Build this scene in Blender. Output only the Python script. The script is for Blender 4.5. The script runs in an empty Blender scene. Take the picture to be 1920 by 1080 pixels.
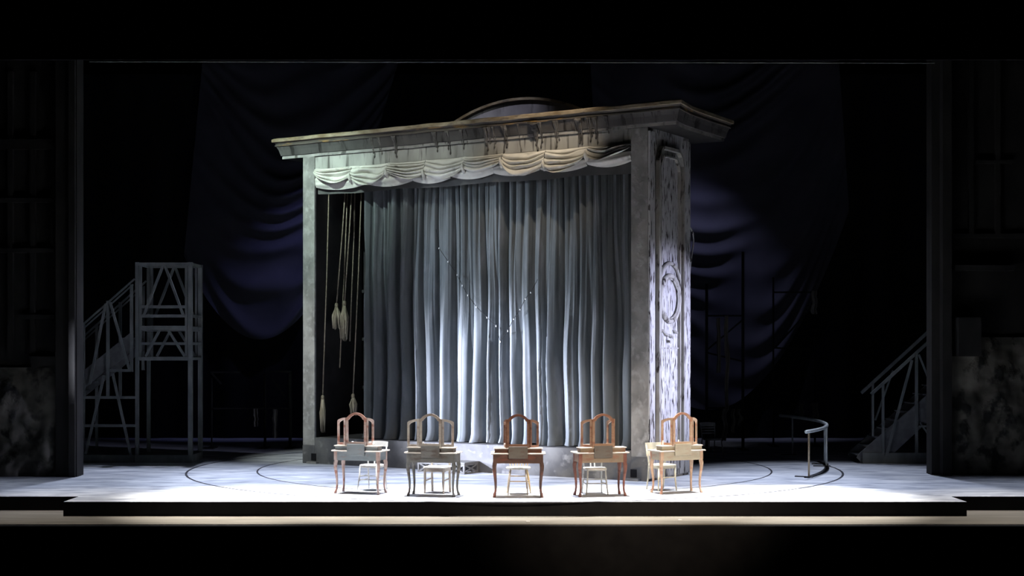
import bpy, math, random
from mathutils import Vector, Matrix, noise
random.seed(7)
SC = bpy.context.scene
COL = SC.collection
PI = math.pi

# ------------------------------------------------------------------ camera
F = 2690.0          # focal length in pixels of the 1920 wide frame
HZ = 651.0          # horizon row
CH = 2.55           # camera height above the stage floor
cd = bpy.data.cameras.new('camera'); cam = bpy.data.objects.new('camera', cd); COL.objects.link(cam)
cam.location = (0, 0, CH); cam.rotation_euler = (PI/2, 0, 0)
cd.sensor_width = 36.0; cd.lens = F/1920*36.0; cd.shift_y = (HZ-540)/1920.0
cd.clip_end = 200
SC.camera = cam

# ------------------------------------------------------------------ world and exposure
w = bpy.data.worlds.new('dark_house'); SC.world = w; w.use_nodes = True
bg = w.node_tree.nodes['Background']; bg.inputs[0].default_value = (.55, .62, .70, 1); bg.inputs[1].default_value = 0.0006
SC.view_settings.view_transform = 'Standard'; SC.view_settings.look = 'None'
SC.view_settings.exposure = 0.0; SC.view_settings.gamma = 1.0; SC.view_settings.use_curve_mapping = False

# ------------------------------------------------------------------ stage lanterns
def spot(name, loc, target, energy, color, cone, blend=.4, size=.15):
    ld = bpy.data.lights.new(name, 'SPOT'); o = bpy.data.objects.new(name, ld); COL.objects.link(o)
    o.location = loc
    o.rotation_euler = (Vector(target)-Vector(loc)).to_track_quat('-Z', 'Y').to_euler()
    ld.energy = energy; ld.color = color; ld.spot_size = math.radians(cone); ld.spot_blend = blend
    ld.shadow_soft_size = size
    return o
WARM = (1.0, .80, .58); COOL = (.72, .80, 1.0); LAV = (.66, .68, 1.0); MINT = (.78, 1.0, .92); BLUE = (.32, .38, 1.0)
# row of overhead lanterns on the first bridge, pouring down on the tables
for i, x in enumerate((-4.7, -1.6, 1.6, 5.0)):
    spot('bridge_lantern', (x, 25.3, 11.5), (x*.95, 24.45, 0), 24000, (1.0, .97, .91), 25, 1.0, .12)
spot('bridge_end_left', (-7.4, 24.6, 11.5), (-7.2, 24.0, 0), 3000, (1.0, .95, .88), 26, 1.0, .12)
spot('bridge_end_right', (8.2, 24.6, 11.5), (8.2, 23.6, 0), 4500, (1.0, .95, .88), 26, 1.0, .12)
# cool top lanterns for the open floor before the portal
spot('mid_lantern_left', (-4.8, 25.6, 11.5), (-3.8, 27.4, 0), 8000, COOL, 40, 1.0, .2)
spot('mid_lantern_right', (4.6, 24.8, 11.5), (4.4, 26.6, 0), 5000, COOL, 36, 1.0, .2)
spot('mid_lantern_center', (.2, 24.3, 11.5), (-.2, 26.0, 0), 7500, COOL, 34, 1.0, .2)
# cool back lanterns upstage of the set, shining down towards the audience on the open floor
spot('back_lantern_left', (-7.6, 33.8, 11.5), (-6.9, 28.4, 0), 4300, COOL, 36, 1.0, .2)
spot('back_lantern_right', (7.4, 33.8, 11.5), (6.4, 28.4, 0), 3900, COOL, 36, 1.0, .2)
spot('wing_top_left', (-9.4, 25.4, 11.5), (-9.2, 25.2, 0), 1900, COOL, 32, 1.0, .2)
spot('wing_top_right', (9.4, 25.4, 11.5), (9.2, 25.2, 0), 1900, COOL, 32, 1.0, .2)
# boom at the left; two added wing panels shade the curtain's far end
spot('curtain_key', (-16.2, 20.8, 4.5), (-.45, 29.35, 1.5), 115000, (.72, .78, 1.0), 13.5, 1.0, .06)
spot('curtain_rake', (-16.0, 25.43, 2.8), (-.45, 29.45, 1.75), 55000, (.80, .84, 1.0), 17, 1.0, .05)
spot('curtain_key_high', (-16.2, 20.8, 6.8), (-.8, 29.5, 4.1), 17000, (.74, .86, 1.0), 15.5, 1.0, .05)
# left high lantern for beam and post
spot('beam_left', (-7.8, 25.2, 11.0), (-4.8, 30.9, 6.7), 6000, MINT, 32, 1.0, .05)
spot('post_left', (-8.2, 25.2, 8.5), (-4.8, 31.6, 2.0), 4000, (.92, 1.0, .97), 24, 1.0, .05)
spot('beam_middle', (-5.0, 24.9, 11.4), (-1.9, 29.9, 7.0), 1500, (.92, 1.0, .93), 28, 1.0, .05)
# lavender boom on the right for the panelled pier
spot('pier_boom', (11.8, 24.9, 3.2), (3.1, 27.9, 2.4), 8500, LAV, 29, 1.0, .08)
# front of house lanterns: warm for the table fronts, cool from a side box for the foot of the portal
spot('house_front', (7.0, 7.0, 8.5), (1.6, 24.4, .5), 12000, WARM, 19, 1.0, .2)
spot('house_side', (-13.5, 13.0, 6.5), (1.6, 27.9, .5), 7000, (1.0, .97, .92), 12, 1.0, .12)
spot('beam_right', (.4, 24.7, 11.0), (.7, 28.6, 6.9), 1500, (1.0, .85, .66), 32, 1.0, .05)
spot('pediment_lantern', (-2.2, 27.2, 12.6), (-.4, 31.2, 7.6), 900, (.85, .86, 1.0), 26, 1.0, .1)
# blue light from high up grazing the painted cloth
spot('cloth_blue_left', (-4.0, 37.6, 9.0), (-6.1, 40.0, 4.4), 360, (.42, .45, 1.0), 44, 1.0, .10)
spot('cloth_blue_right', (4.0, 37.6, 9.4), (5.6, 40.0, 4.6), 330, (.60, .63, 1.0), 46, 1.0, .10)

# ------------------------------------------------------------------ projection helpers
def fl(px, py, z=0.0):                      # pixel on the level z
    d = F*(CH-z)/(py-HZ); return Vector(((px-960)*d/F, d, z))
def at(px, py, d):                          # pixel at the upright plane of depth d
    return Vector(((px-960)*d/F, d, CH-(py-HZ)*d/F))
O = fl(1215, 903)
ANG = math.atan2(-F, 4412.0)                # the portal is turned towards the left
E1 = Vector((math.cos(ANG), math.sin(ANG), 0)); E2 = Vector((-math.sin(ANG), math.cos(ANG), 0))
def uz(px, py, v=0.0):                      # pixel on the portal plane y = v, local (u, z)
    r = (px-960)/F; b = O+E2*v
    u = (r*b.y-b.x)/(E1.x-r*E1.y); d = b.y+E1.y*u
    return u, CH-(py-HZ)*d/F
def vz(px, py, u=0.0):                      # pixel on the portal side plane x = u, local (v, z)
    r = (px-960)/F; b = O+E1*u
    v = (r*b.y-b.x)/(E2.x-r*E2.y); d = b.y+E2.y*v
    return v, CH-(py-HZ)*d/F

# ------------------------------------------------------------------ mesh builder
class MB:
    def __init__(s): s.v = []; s.f = []; s.m = []
    def add(s, vs, fs, m=0):
        k = len(s.v); s.v += [tuple(p) for p in vs]
        for f in fs: s.f.append(tuple(i+k for i in f)); s.m.append(m)
    def box(s, x0, x1, y0, y1, z0, z1, m=0):
        s.add([(x0,y0,z0),(x1,y0,z0),(x1,y1,z0),(x0,y1,z0),(x0,y0,z1),(x1,y0,z1),(x1,y1,z1),(x0,y1,z1)],
              [(0,3,2,1),(4,5,6,7),(0,1,5,4),(1,2,6,5),(2,3,7,6),(3,0,4,7)], m); return s
    def bbox(s, x0, x1, y0, y1, z0, z1, b=.006):          # box with chamfered upright and level edges
        xs = (x0, x0+b, x1-b, x1); ys = (y0, y0+b, y1-b, y1)
        ring = [(xs[1],ys[0]),(xs[2],ys[0]),(xs[3],ys[1]),(xs[3],ys[2]),(xs[2],ys[3]),(xs[1],ys[3]),(xs[0],ys[2]),(xs[0],ys[1])]
        cx, cy = (x0+x1)/2, (y0+y1)/2
        def ins(p): return (p[0]+(b if p[0] < cx else -b)*.7, p[1]+(b if p[1] < cy else -b)*.7)
        rows = [([ins(p) for p in ring], z0), (ring, z0+b), (ring, z1-b), ([ins(p) for p in ring], z1)]
        vs = [(p[0], p[1], z) for r, z in rows for p in r]; fs = []
        for k in range(3):
            for i in range(8): j = (i+1) % 8; fs.append((k*8+i, k*8+j, k*8+8+j, k*8+8+i))
        fs.append(tuple(range(7, -1, -1))); fs.append(tuple(range(24, 32)))
        s.add(vs, fs); return s
    def bar(s, p, q, w, h, up=(0,0,1)):                   # straight bar: w across, h along up
        p = Vector(p); q = Vector(q); d = (q-p).normalized(); up = Vector(up)
        if abs(d.dot(up)) > .98: up = Vector((0,1,0))
        x = d.cross(up).normalized()*w/2; y = x.cross(d).normalized()*h/2
        vs = [p-x-y, p+x-y, p+x+y, p-x+y, q-x-y, q+x-y, q+x+y, q-x+y]
        s.add(vs, [(0,3,2,1),(4,5,6,7),(0,1,5,4),(1,2,6,5),(2,3,7,6),(3,0,4,7)]); return s
    def tube(s, pts, r, n=8, closed=False):
        pts = [Vector(p) for p in pts]; N = len(pts); rs = r if isinstance(r, (list, tuple)) else [r]*N
        vs = []; fs = []; prev = None
        for i, p in enumerate(pts):
            a = pts[(i-1) % N] if (closed or i) else p; b = pts[(i+1) % N] if (closed or i < N-1) else p
            t = (b-a).normalized()
            if prev is None:
                ref = Vector((0,0,1)) if abs(t.z) < .9 else Vector((1,0,0)); x = t.cross(ref).normalized()
            else: x = (prev-t*prev.dot(t)).normalized()
            prev = x; y = t.cross(x)
            for k in range(n):
                a_ = 2*PI*k/n; vs.append(p+(x*math.cos(a_)+y*math.sin(a_))*rs[i])
        for i in range(N if closed else N-1):
            j = (i+1) % N
            for k in range(n): l = (k+1) % n; fs.append((i*n+k, i*n+l, j*n+l, j*n+k))
        if not closed: fs.append(tuple(range(n-1, -1, -1))); fs.append(tuple((N-1)*n+k for k in range(n)))
        s.add(vs, fs); return s
    def lathe(s, prof, c=(0,0,0), n=16):
        vs = []; fs = []
        for r, z in prof:
            for k in range(n): a = 2*PI*k/n; vs.append((c[0]+r*math.cos(a), c[1]+r*math.sin(a), c[2]+z))
        for i in range(len(prof)-1):
            for k in range(n): l = (k+1) % n; fs.append((i*n+k, i*n+l, (i+1)*n+l, (i+1)*n+k))
        fs.append(tuple(range(n-1, -1, -1))); fs.append(tuple((len(prof)-1)*n+k for k in range(n)))
        s.add(vs, fs); return s
    def prism(s, poly, a, b, axis='y'):                   # polygon in the two other axes, extruded
        n = len(poly)
        def P(p, t): return {'y': (p[0], t, p[1]), 'x': (t, p[0], p[1]), 'z': (p[0], p[1], t)}[axis]
        vs = [P(p, a) for p in poly]+[P(p, b) for p in poly]
        fs = [tuple(range(n)), tuple(range(2*n-1, n-1, -1))]+[(i, i+n, (i+1) % n+n, (i+1) % n) for i in range(n)]
        s.add(vs, fs); return s
    def ringframe(s, outer, inner, a, b):                 # flat frame in x/z with thickness along y
        n = len(outer)
        vs = [(p[0],a,p[1]) for p in outer]+[(p[0],a,p[1]) for p in inner]+[(p[0],b,p[1]) for p in outer]+[(p[0],b,p[1]) for p in inner]
        fs = []
        for i in range(n):
            j = (i+1) % n
            fs += [(i,j,n+j,n+i), (2*n+i,3*n+i,3*n+j,2*n+j), (i,2*n+i,2*n+j,j), (n+i,n+j,3*n+j,3*n+i)]
        s.add(vs, fs); return s
    def grid(s, fn, nu, nv):
        vs = [fn(i/nu, j/nv) for j in range(nv+1) for i in range(nu+1)]
        s.add(vs, [(j*(nu+1)+i, j*(nu+1)+i+1, (j+1)*(nu+1)+i+1, (j+1)*(nu+1)+i) for j in range(nv) for i in range(nu)]); return s
    def build(s, name, mat, parent=None, smooth=False, label=None, recalc=True):
        me = bpy.data.meshes.new(name); me.from_pydata(s.v, [], s.f); me.update()
        for mm in (mat if isinstance(mat, (list, tuple)) else [mat]): me.materials.append(mm)
        for p, m in zip(me.polygons, s.m): p.material_index = m; p.use_smooth = smooth
        if recalc:
            import bmesh
            bm = bmesh.new(); bm.from_mesh(me); bmesh.ops.recalc_face_normals(bm, faces=bm.faces); bm.to_mesh(me); bm.free()
        o = bpy.data.objects.new(name, me); COL.objects.link(o)
        if parent is not None: o.parent = parent
        if label: o['label'] = label
        return o
def tag(o, label, cat, group=None, kind=None):
    o['label'] = label; o['category'] = cat
    if group: o['group'] = group
    if kind: o['kind'] = kind
    return o
def struct(o, label=None, cat=None):
    o['kind'] = 'structure'
    if label: o['label'] = label
    if cat: o['category'] = cat
    return o
def empty(name, loc, rz=0):
    o = bpy.data.objects.new(name, None); COL.objects.link(o); o.location = loc; o.rotation_euler = (0,0,rz)
    o.empty_display_size = .2; return o
def share(o, loc=(0,0,0), rot=(0,0,0), scale=(1,1,1), parent=None, name=None):
    c = o.copy(); COL.objects.link(c); c.location = loc; c.rotation_euler = rot; c.scale = scale
    if parent is not None: c.parent = parent
    if name: c.name = name
    return c
def copy_tree(o, parent=None):
    c = o.copy(); COL.objects.link(c)
    if parent is not None: c.parent = parent
    for ch in list(o.children): copy_tree(ch, c)
    return c

# ------------------------------------------------------------------ materials
def mat(name, c0, c1, scale=4.0, stretch=(1,1,1), rough=.75, lo=.35, hi=.65, detail=6, c2=None, scale2=None, stretch2=None, lo2=.5, hi2=.6, bump=.0, metal=0.0, sheen=0.0, dist=0.0):
    m = bpy.data.materials.new(name); m.use_nodes = True
    nt = m.node_tree; N = nt.nodes; L = nt.links; b = N['Principled BSDF']
    b.inputs['Roughness'].default_value = rough; b.inputs['Metallic'].default_value = metal
    b.inputs['Specular IOR Level'].default_value = .25
    if sheen: b.inputs['Sheen Weight'].default_value = sheen
    tc = N.new('ShaderNodeTexCoord')
    def layer(sc, st, l, h, seed):
        mp = N.new('ShaderNodeMapping'); mp.inputs['Scale'].default_value = st; mp.inputs['Location'].default_value = (seed, seed*1.7, seed*.6)
        L.new(tc.outputs['Object'], mp.inputs['Vector'])
        nz = N.new('ShaderNodeTexNoise'); nz.inputs['Scale'].default_value = sc; nz.inputs['Detail'].default_value = detail
        nz.inputs['Distortion'].default_value = dist
        L.new(mp.outputs[0], nz.inputs['Vector'])
        mr = N.new('ShaderNodeMapRange'); mr.inputs[1].default_value = l; mr.inputs[2].default_value = h
        L.new(nz.outputs['Fac'], mr.inputs[0]); return mr.outputs[0]
    f = layer(scale, stretch, lo, hi, 0.0)
    mx = N.new('ShaderNodeMix'); mx.data_type = 'RGBA'; mx.inputs[6].default_value = (*c0,1); mx.inputs[7].default_value = (*c1,1)
    L.new(f, mx.inputs[0]); out = mx.outputs[2]; bf = f
    if c2 is not None:
        f2 = layer(scale2 or scale*2, stretch2 or stretch, lo2, hi2, 3.1)
        m2 = N.new('ShaderNodeMix'); m2.data_type = 'RGBA'; m2.inputs[7].default_value = (*c2,1)
        L.new(out, m2.inputs[6]); L.new(f2, m2.inputs[0]); out = m2.outputs[2]; bf = f2
    L.new(out, b.inputs['Base Color'])
    if bump:
        bp = N.new('ShaderNodeBump'); bp.inputs['Strength'].default_value = bump; bp.inputs['Distance'].default_value = .02
        L.new(bf, bp.inputs['Height']); L.new(bp.outputs[0], b.inputs['Normal'])
    return m
M = {}
M['floor'] = mat('painted_stage_floor', (.44,.46,.52), (.76,.77,.80), 1.6, (.55,1.5,1), .6, .36, .66, 8, c2=(.24,.26,.32), scale2=3.2, stretch2=(.5,1.6,1), lo2=.50, hi2=.70)
M['black'] = mat('black_masking_paint', (.004,.004,.006), (.008,.008,.010), 3, rough=.9)
M['groove'] = mat('dark_floor_groove', (.02,.02,.025), (.05,.05,.06), 5, rough=.9)
M['apron'] = mat('tan_apron_boards', (.17,.152,.125), (.23,.205,.17), 2.5, (.4,2,1), .7)
M['plaster'] = mat('mottled_grey_plaster', (.16,.155,.148), (.29,.283,.268), 2.2, (1,1,.8), .85, .38, .62, 8, c2=(.34,.335,.32), scale2=7, lo2=.50, hi2=.72, bump=.5)
M['plinth'] = mat('grey_plinth_plaster', (.082,.082,.085), (.13,.129,.126), 2.6, (1,1,1), .85, .38, .64, 8, c2=(.20,.198,.194), scale2=4.2, lo2=.58, hi2=.70, bump=.3)
M['lintel'] = mat('streaked_beam_paint', (.27,.267,.252), (.38,.375,.355), 2.2, (1.5,1,.5), .8, .35, .65, 8, c2=(.10,.095,.09), scale2=4.5, stretch2=(2.4,1,.25), lo2=.54, hi2=.68, bump=.3)
M['cornice'] = mat('stained_dark_cornice', (.052,.045,.042), (.095,.082,.07), 2.0, (1,1,1.5), .75, .35, .65, 8, c2=(.24,.15,.06), scale2=3.0, stretch2=(.8,.8,5), lo2=.58, hi2=.68, bump=.5)
M['crown'] = mat('worn_gilt_crown_edge', (.15,.11,.065), (.28,.235,.17), 3.0, (1,1,2), .6, .35, .6, 8, c2=(.12,.10,.08), scale2=4, lo2=.56, hi2=.68, bump=.4)
M['frieze'] = mat('grey_stained_frieze', (.05,.047,.046), (.085,.08,.077), 2.0, (1.2,1,.6), .85, .35, .65, 8, c2=(.022,.02,.019), scale2=4.5, stretch2=(2.2,1,.3), lo2=.56, hi2=.68, bump=.5)
M['soffit_lip'] = mat('grey_beam_lip', (.20,.195,.185), (.32,.31,.295), 3, rough=.85, c2=(.08,.075,.07), scale2=4, stretch2=(1.5,1,1), lo2=.56, hi2=.66)
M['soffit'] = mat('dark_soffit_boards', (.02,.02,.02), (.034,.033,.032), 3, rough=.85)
M['tar'] = mat('dark_drip_stain', (.05,.046,.045), (.15,.14,.13), 8, (1,1,.4), .7, bump=.5)
M['pediment'] = mat('grey_pediment_board', (.17,.16,.18), (.26,.25,.27), 2, (1.5,1,.6), .8, c2=(.08,.075,.08), scale2=4, stretch2=(2,1,.3), lo2=.58, hi2=.68)
M['peel'] = mat('peeling_white_paint', (.38,.375,.375), (.52,.515,.52), 3.0, (1,2.2,.35), .7, .35, .65, 10, c2=(.055,.05,.048), scale2=10.0, stretch2=(1.6,2.2,.40), lo2=.555, hi2=.60, bump=.7)
M['peel_edge'] = mat('flaking_moulding_paint', (.28,.27,.24), (.44,.43,.40), 5.0, (1,2,.4), .7, c2=(.06,.05,.045), scale2=7, stretch2=(1,2,.4), lo2=.55, hi2=.63, bump=.5)
M['backing'] = mat('black_backing_flat', (.012,.012,.014), (.026,.025,.025), 2, rough=.9)
M['curtain'] = mat('slate_blue_curtain_cloth', (.078,.088,.094), (.122,.132,.138), 1.5, (2,2,.5), .9, .3, .7, 6, c2=(.155,.165,.18), scale2=2.2, stretch2=(1.5,1,.4), lo2=.55, hi2=.75, bump=.15)
M['valance'] = mat('cream_grey_valance_cloth', (.52,.505,.465), (.66,.64,.595), 3, (1,1,1), .85, c2=(.32,.31,.29), scale2=6, lo2=.60, hi2=.75, bump=.15)
M['lining'] = mat('grey_valance_lining', (.06,.06,.06), (.09,.09,.088), 3, rough=.9)
M['rope'] = mat('hemp_rope', (.13,.108,.078), (.21,.18,.135), 20, rough=.9)
M['tassel'] = mat('frayed_rope_tassel', (.17,.145,.105), (.31,.275,.21), 14, (1,1,.2), .9, bump=.6)
M['steel'] = mat('grey_painted_timber_frame', (.13,.145,.145), (.20,.215,.21), 5, (1,1,.5), .6)
M['tread'] = mat('worn_stair_boards', (.11,.115,.12), (.17,.175,.18), 5, rough=.7)
M['scaffold'] = mat('blackened_scaffold', (.006,.006,.007), (.014,.013,.013), 6, rough=.8)
M['drape'] = mat('midnight_blue_drape', (.05,.05,.072), (.09,.088,.115), .6, (1,1,1), .95, .3, .7, 5)
M['rock'] = mat('rough_dark_rockwork', (.06,.058,.048), (.17,.16,.132), 2.0, (1,1,.8), .9, .4, .65, 8, c2=(.02,.02,.018), scale2=3.5, lo2=.52, hi2=.64, bump=.8)
M['wallboard'] = mat('dark_wall_boards', (.013,.013,.0125), (.026,.025,.023), 2, (1,1,.5), .9, bump=.3)  # near-black wall boards, faintly mottled
M['rail'] = mat('pale_curved_metal_rail', (.42,.46,.47), (.56,.60,.60), 6, rough=.45, metal=.3)
M['brass'] = mat('dull_brass_post', (.46,.36,.23), (.58,.48,.33), 6, rough=.45, metal=.3)
M['rag'] = mat('hanging_dirty_rags', (.11,.105,.095), (.22,.21,.19), 5, (1,1,.4), .95)
M['white'] = mat('white_glazed_jar', (.80,.80,.80), (.88,.88,.88), 4, rough=.3)
M['lattice'] = mat('grey_lattice_step_paint', (.12,.12,.115), (.17,.168,.16), 5, rough=.8)
def wood(name, a, b, c, lo2=.50, hi2=.62): return mat(name, a, b, 3.0, (1,1,2.2), .55, .36, .64, 7, c2=c, scale2=5.5, stretch2=(.7,.7,1.6), lo2=lo2, hi2=hi2, bump=.1)

# ------------------------------------------------------------------ floor, apron, pit
ring = [(-20,24.5),(-7.4,24.5),(-7.4,23.66),(7.5,23.66),(7.5,24.5),(20,24.5),(20,46),(-20,46)]
b = MB(); b.add([(x,y,0) for x, y in ring], [tuple(range(8))], 0)
b.add([(x,y,0) for x, y in ring]+[(x,y,-.237) for x, y in ring], [(i,(i+1)%8,(i+1)%8+8,i+8) for i in range(8)], 1)
b.add([(x,y,-.237) for x, y in ring], [tuple(range(7,-1,-1))], 1)
floor = struct(b.build('floor', [M['floor'], M['black']]), 'pale mottled stage floor with black front riser', 'floor')
def ringmesh(name, cx, cy, r0, r1, z0, z1, a0=0, a1=360, n=160, m=M['groove'], parent=None):
    q = MB(); k = n; vs = []; fs = []
    for i in range(k+1):
        a = math.radians(a0+(a1-a0)*i/k); c, s_ = math.cos(a), math.sin(a)
        vs += [(cx+r0*c, cy+r0*s_, z0), (cx+r1*c, cy+r1*s_, z0), (cx+r1*c, cy+r1*s_, z1), (cx+r0*c, cy+r0*s_, z1)]
    for i in range(k):
        for e in range(4): f_ = (e+1) % 4; fs.append((i*4+e, i*4+f_, i*4+4+f_, i*4+4+e))
    q.add(vs, fs); return q.build(name, m, parent)
TCX, TCY = .05, 30.3
ringmesh('turntable_groove', TCX, TCY, 6.74, 6.785, -.01, .003, parent=floor)
ringmesh('turntable_groove', TCX, TCY, 5.33, 5.365, -.01, .003, parent=floor)
b = MB(); b.box(-20, 20, 22.58, 24.6, -.45, -.2375)
struct(b.build('floor_apron', M['apron']), 'tan lower apron strip before the stage', 'floor')
b = MB(); b.box(-20, 20, 22.4, 22.575, -2.6, -.245)
struct(b.build('wall_pit', M['black']), 'black pit wall below the apron', 'wall')
b = MB(); b.box(-20, 20, 12, 22.4, -2.7, -2.6)
struct(b.build('floor_pit', M['black']), 'black orchestra pit floor', 'floor')
b = MB(); b.box(-20, 20, 45.6, 46, 0, 14)
struct(b.build('wall_back', M['black']), 'black back wall of the stage', 'wall')
b = MB(); b.box(-14.6, -12.3, 26.78, 26.84, 0, 10)  # added out of frame: its edge cuts the rake off the curtain end
struct(b.build('shadow_panel_wing', M['black']), 'unseen black panel added in the left wing to shade the curtain', 'wall')
b = MB(); b.box(-14.6, -10.15, 24.97, 25.03, 0, 10)  # second added panel, unseen, cutting the key lights off the curtain end
struct(b.build('shadow_panel_front', M['black']), 'unseen black panel nearest the audience, added to shade the curtain', 'wall')
# black border over the opening with a thin pipe in its hem
b = MB(); b.box(-14, 14, 23.4, 23.44, 7.24, 9.6)
struct(b.build('wall_top', M['black']), 'black border masking the top of the stage', 'wall')
p = MB(); p.tube([(-6.9,23.42,7.215), (0,23.42,7.205), (6.9,23.42,7.19)], .011, 8)
tag(p.build('hem_pipe', M['steel']), 'thin grey pipe running level under the black top border', 'pipe')

# ------------------------------------------------------------------ side set walls
def relief(fn_edge, nx, nz, x0, x1, y, z0, z1, seed, amp):
    q = MB()
    def fn(s, t):
        x = x0+(x1-x0)*s; z = z0+(z1-z0)*t
        n = noise.fractal(Vector((x*1.3+seed, z*1.1, seed)), 1.0, 2.0, 6)+.6*abs(noise.noise(Vector((x*2.2, z*.9+seed, 1.3))))
        k = fn_edge(s, t)
        return (x, y-.05-amp*k*(.45+.55*n), z)
    q.grid(fn, nx, nz); return q
WL = empty('wall_left', (0,0,0)); struct(WL, 'dark set wall at left with rough rock foot', 'wall')
yl = 28.45; xe = at(147, 800, 28.3).x
MB().box(-14, xe-.02, yl, yl+.25, 0, 9.5).build('wall_panel', M['wallboard'], WL)
MB().box(xe-.42, xe, 28.2, 28.5, 0, 9.5).build('corner_post', M['wallboard'], WL)
MB().box(xe-.14, xe-.02, 28.12, 28.22, 0, 9.4).build('edge_batten', M['wallboard'], WL)
relief(lambda s, t: min(1, 6*s, 14*(1-s))*(1-.7*t**3), 90, 70, -13.5, xe-.30, yl, 0, 2.15, 4.0, .34).build('rock_facing', M['rock'], WL, True)
def pl(px, py, d=28.4): return at(px, py, d)
for (xa, xb, ya, yb, pr) in ((60,122,668,684,.16), (0,103,262,280,.12), (0,104,372,380,.12), (0,104,466,474,.12), (40,104,590,598,.12), (60,122,684,700,.10)):
    a_ = pl(xa, yb); c_ = pl(xb, ya)
    MB().box(a_.x if xa else -13.5, c_.x, yl-pr, yl-.0, a_.z, c_.z).build('ledge', M['wallboard'], WL)
for px in (20, 62, 100):
    a_ = pl(px, 660)
    MB().box(a_.x-.05, a_.x+.05, yl-.09, yl, a_.z, 8.0).build('batten', M['wallboard'], WL)
WR = empty('wall_right', (0,0,0)); struct(WR, 'dark set wall at right with rough rock foot', 'wall')
yr = 28.8; xr = at(1742, 800, 28.8).x
MB().box(xr+.02, 14, yr, yr+.25, 0, 9.5).build('wall_panel', M['wallboard'], WR)
MB().box(xr, xr+.16, 28.62, 28.9, 0, 9.5).build('corner_post', M['wallboard'], WR)
MB().box(xr+.16, xr+.34, 28.42, 28.85, 0, 9.5).build('corner_post', M['wallboard'], WR)
relief(lambda s, t: min(1, 14*s)*(1-.6*t**3), 90, 80, xr+.30, 13.5, yr, 0, 2.75, 9.0, .36).build('rock_facing', M['rock'], WR, True)
for (xa, xb, ya, yb, pr) in ((1785,1897,498,508,.30), (1786,1828,596,668,.50), (1770,1920,438,446,.10), (1830,1900,300,306,.10)):
    a_ = at(xa, yb, 28.7); c_ = at(xb, ya, 28.7)
    MB().box(a_.x, c_.x, yr-pr, yr, a_.z, c_.z).build('ledge', M['wallboard'], WR)
for px in (1785, 1822, 1872):
    a_ = at(px, 440, 28.7)
    MB().box(a_.x-.05, a_.x+.05, yr-.09, yr, a_.z, 8.4).build('batten', M['wallboard'], WR)

# ------------------------------------------------------------------ the portal
P = empty('stage_portal', O, ANG)
tag(P, 'tilted weathered false stage portal with cornice, posts and grey plinth', 'portal')
UL, ULi, URi = -8.42, -8.09, -.361
ZB, ZL, ZC, ZT = .57, 6.45, 6.73, 7.18
DV = 1.87
MB().bbox(UL, ULi, 0, .06, .40, ZL+.28, .008).build('post', M['plaster'], P)
MB().bbox(UL-.006, ULi+.004, -.006, .06, 0, .40, .008).build('post_foot', M['plinth'], P)
MB().bbox(URi, 0, 0, .34, .46, ZC, .008).build('post', M['plaster'], P)
MB().bbox(URi-.004, .004, -.006, .34, 0, .46, .008).build('post_foot', M['plinth'], P)
MB().box(ULi, URi, 0, DV, 0, ZB).build('plinth', M['plinth'], P)
MB().box(UL, UL+.10, .06, DV, 0, ZC).build('side_wall', M['plaster'], P)
MB().box(-.16, 0, .34, DV, 0, ZC).build('side_wall', M['peel'], P)
bw = MB().box(UL+.10, -.16, DV-.08, DV, ZB, ZC).build('back_flat', M['backing'], P)
for zz in (1.6, 2.7, 3.8, 4.9, 5.9):
    MB().box(UL+.10, -.16, DV-.15, DV-.08, zz, zz+.07).build('batten', M['backing'], bw)
for uu in (-8.0, -7.45, -6.9):
    MB().box(uu, uu+.07, DV-.15, DV-.08, ZB, ZC).build('batten', M['backing'], bw)
MB().box(UL+.10, ULi-.012, .06, DV-.16, ZB, ZC).build('shade_lining', M['backing'], P)  # black panels added so the inner reveals look as dark as shade
MB().box(-.20, -.16, .34, DV-.16, ZB, ZC).build('shade_lining', M['backing'], P)
MB().box(ULi+.0, URi, .20, DV-.16, ZB, ZB+.004).build('dark_plinth_sheet', M['backing'], P)  # black sheet added so the plinth top does not read bright
lint = MB().box(ULi, URi, 0.03, .30, ZL, ZC).build('lintel', M['lintel'], P)
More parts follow.
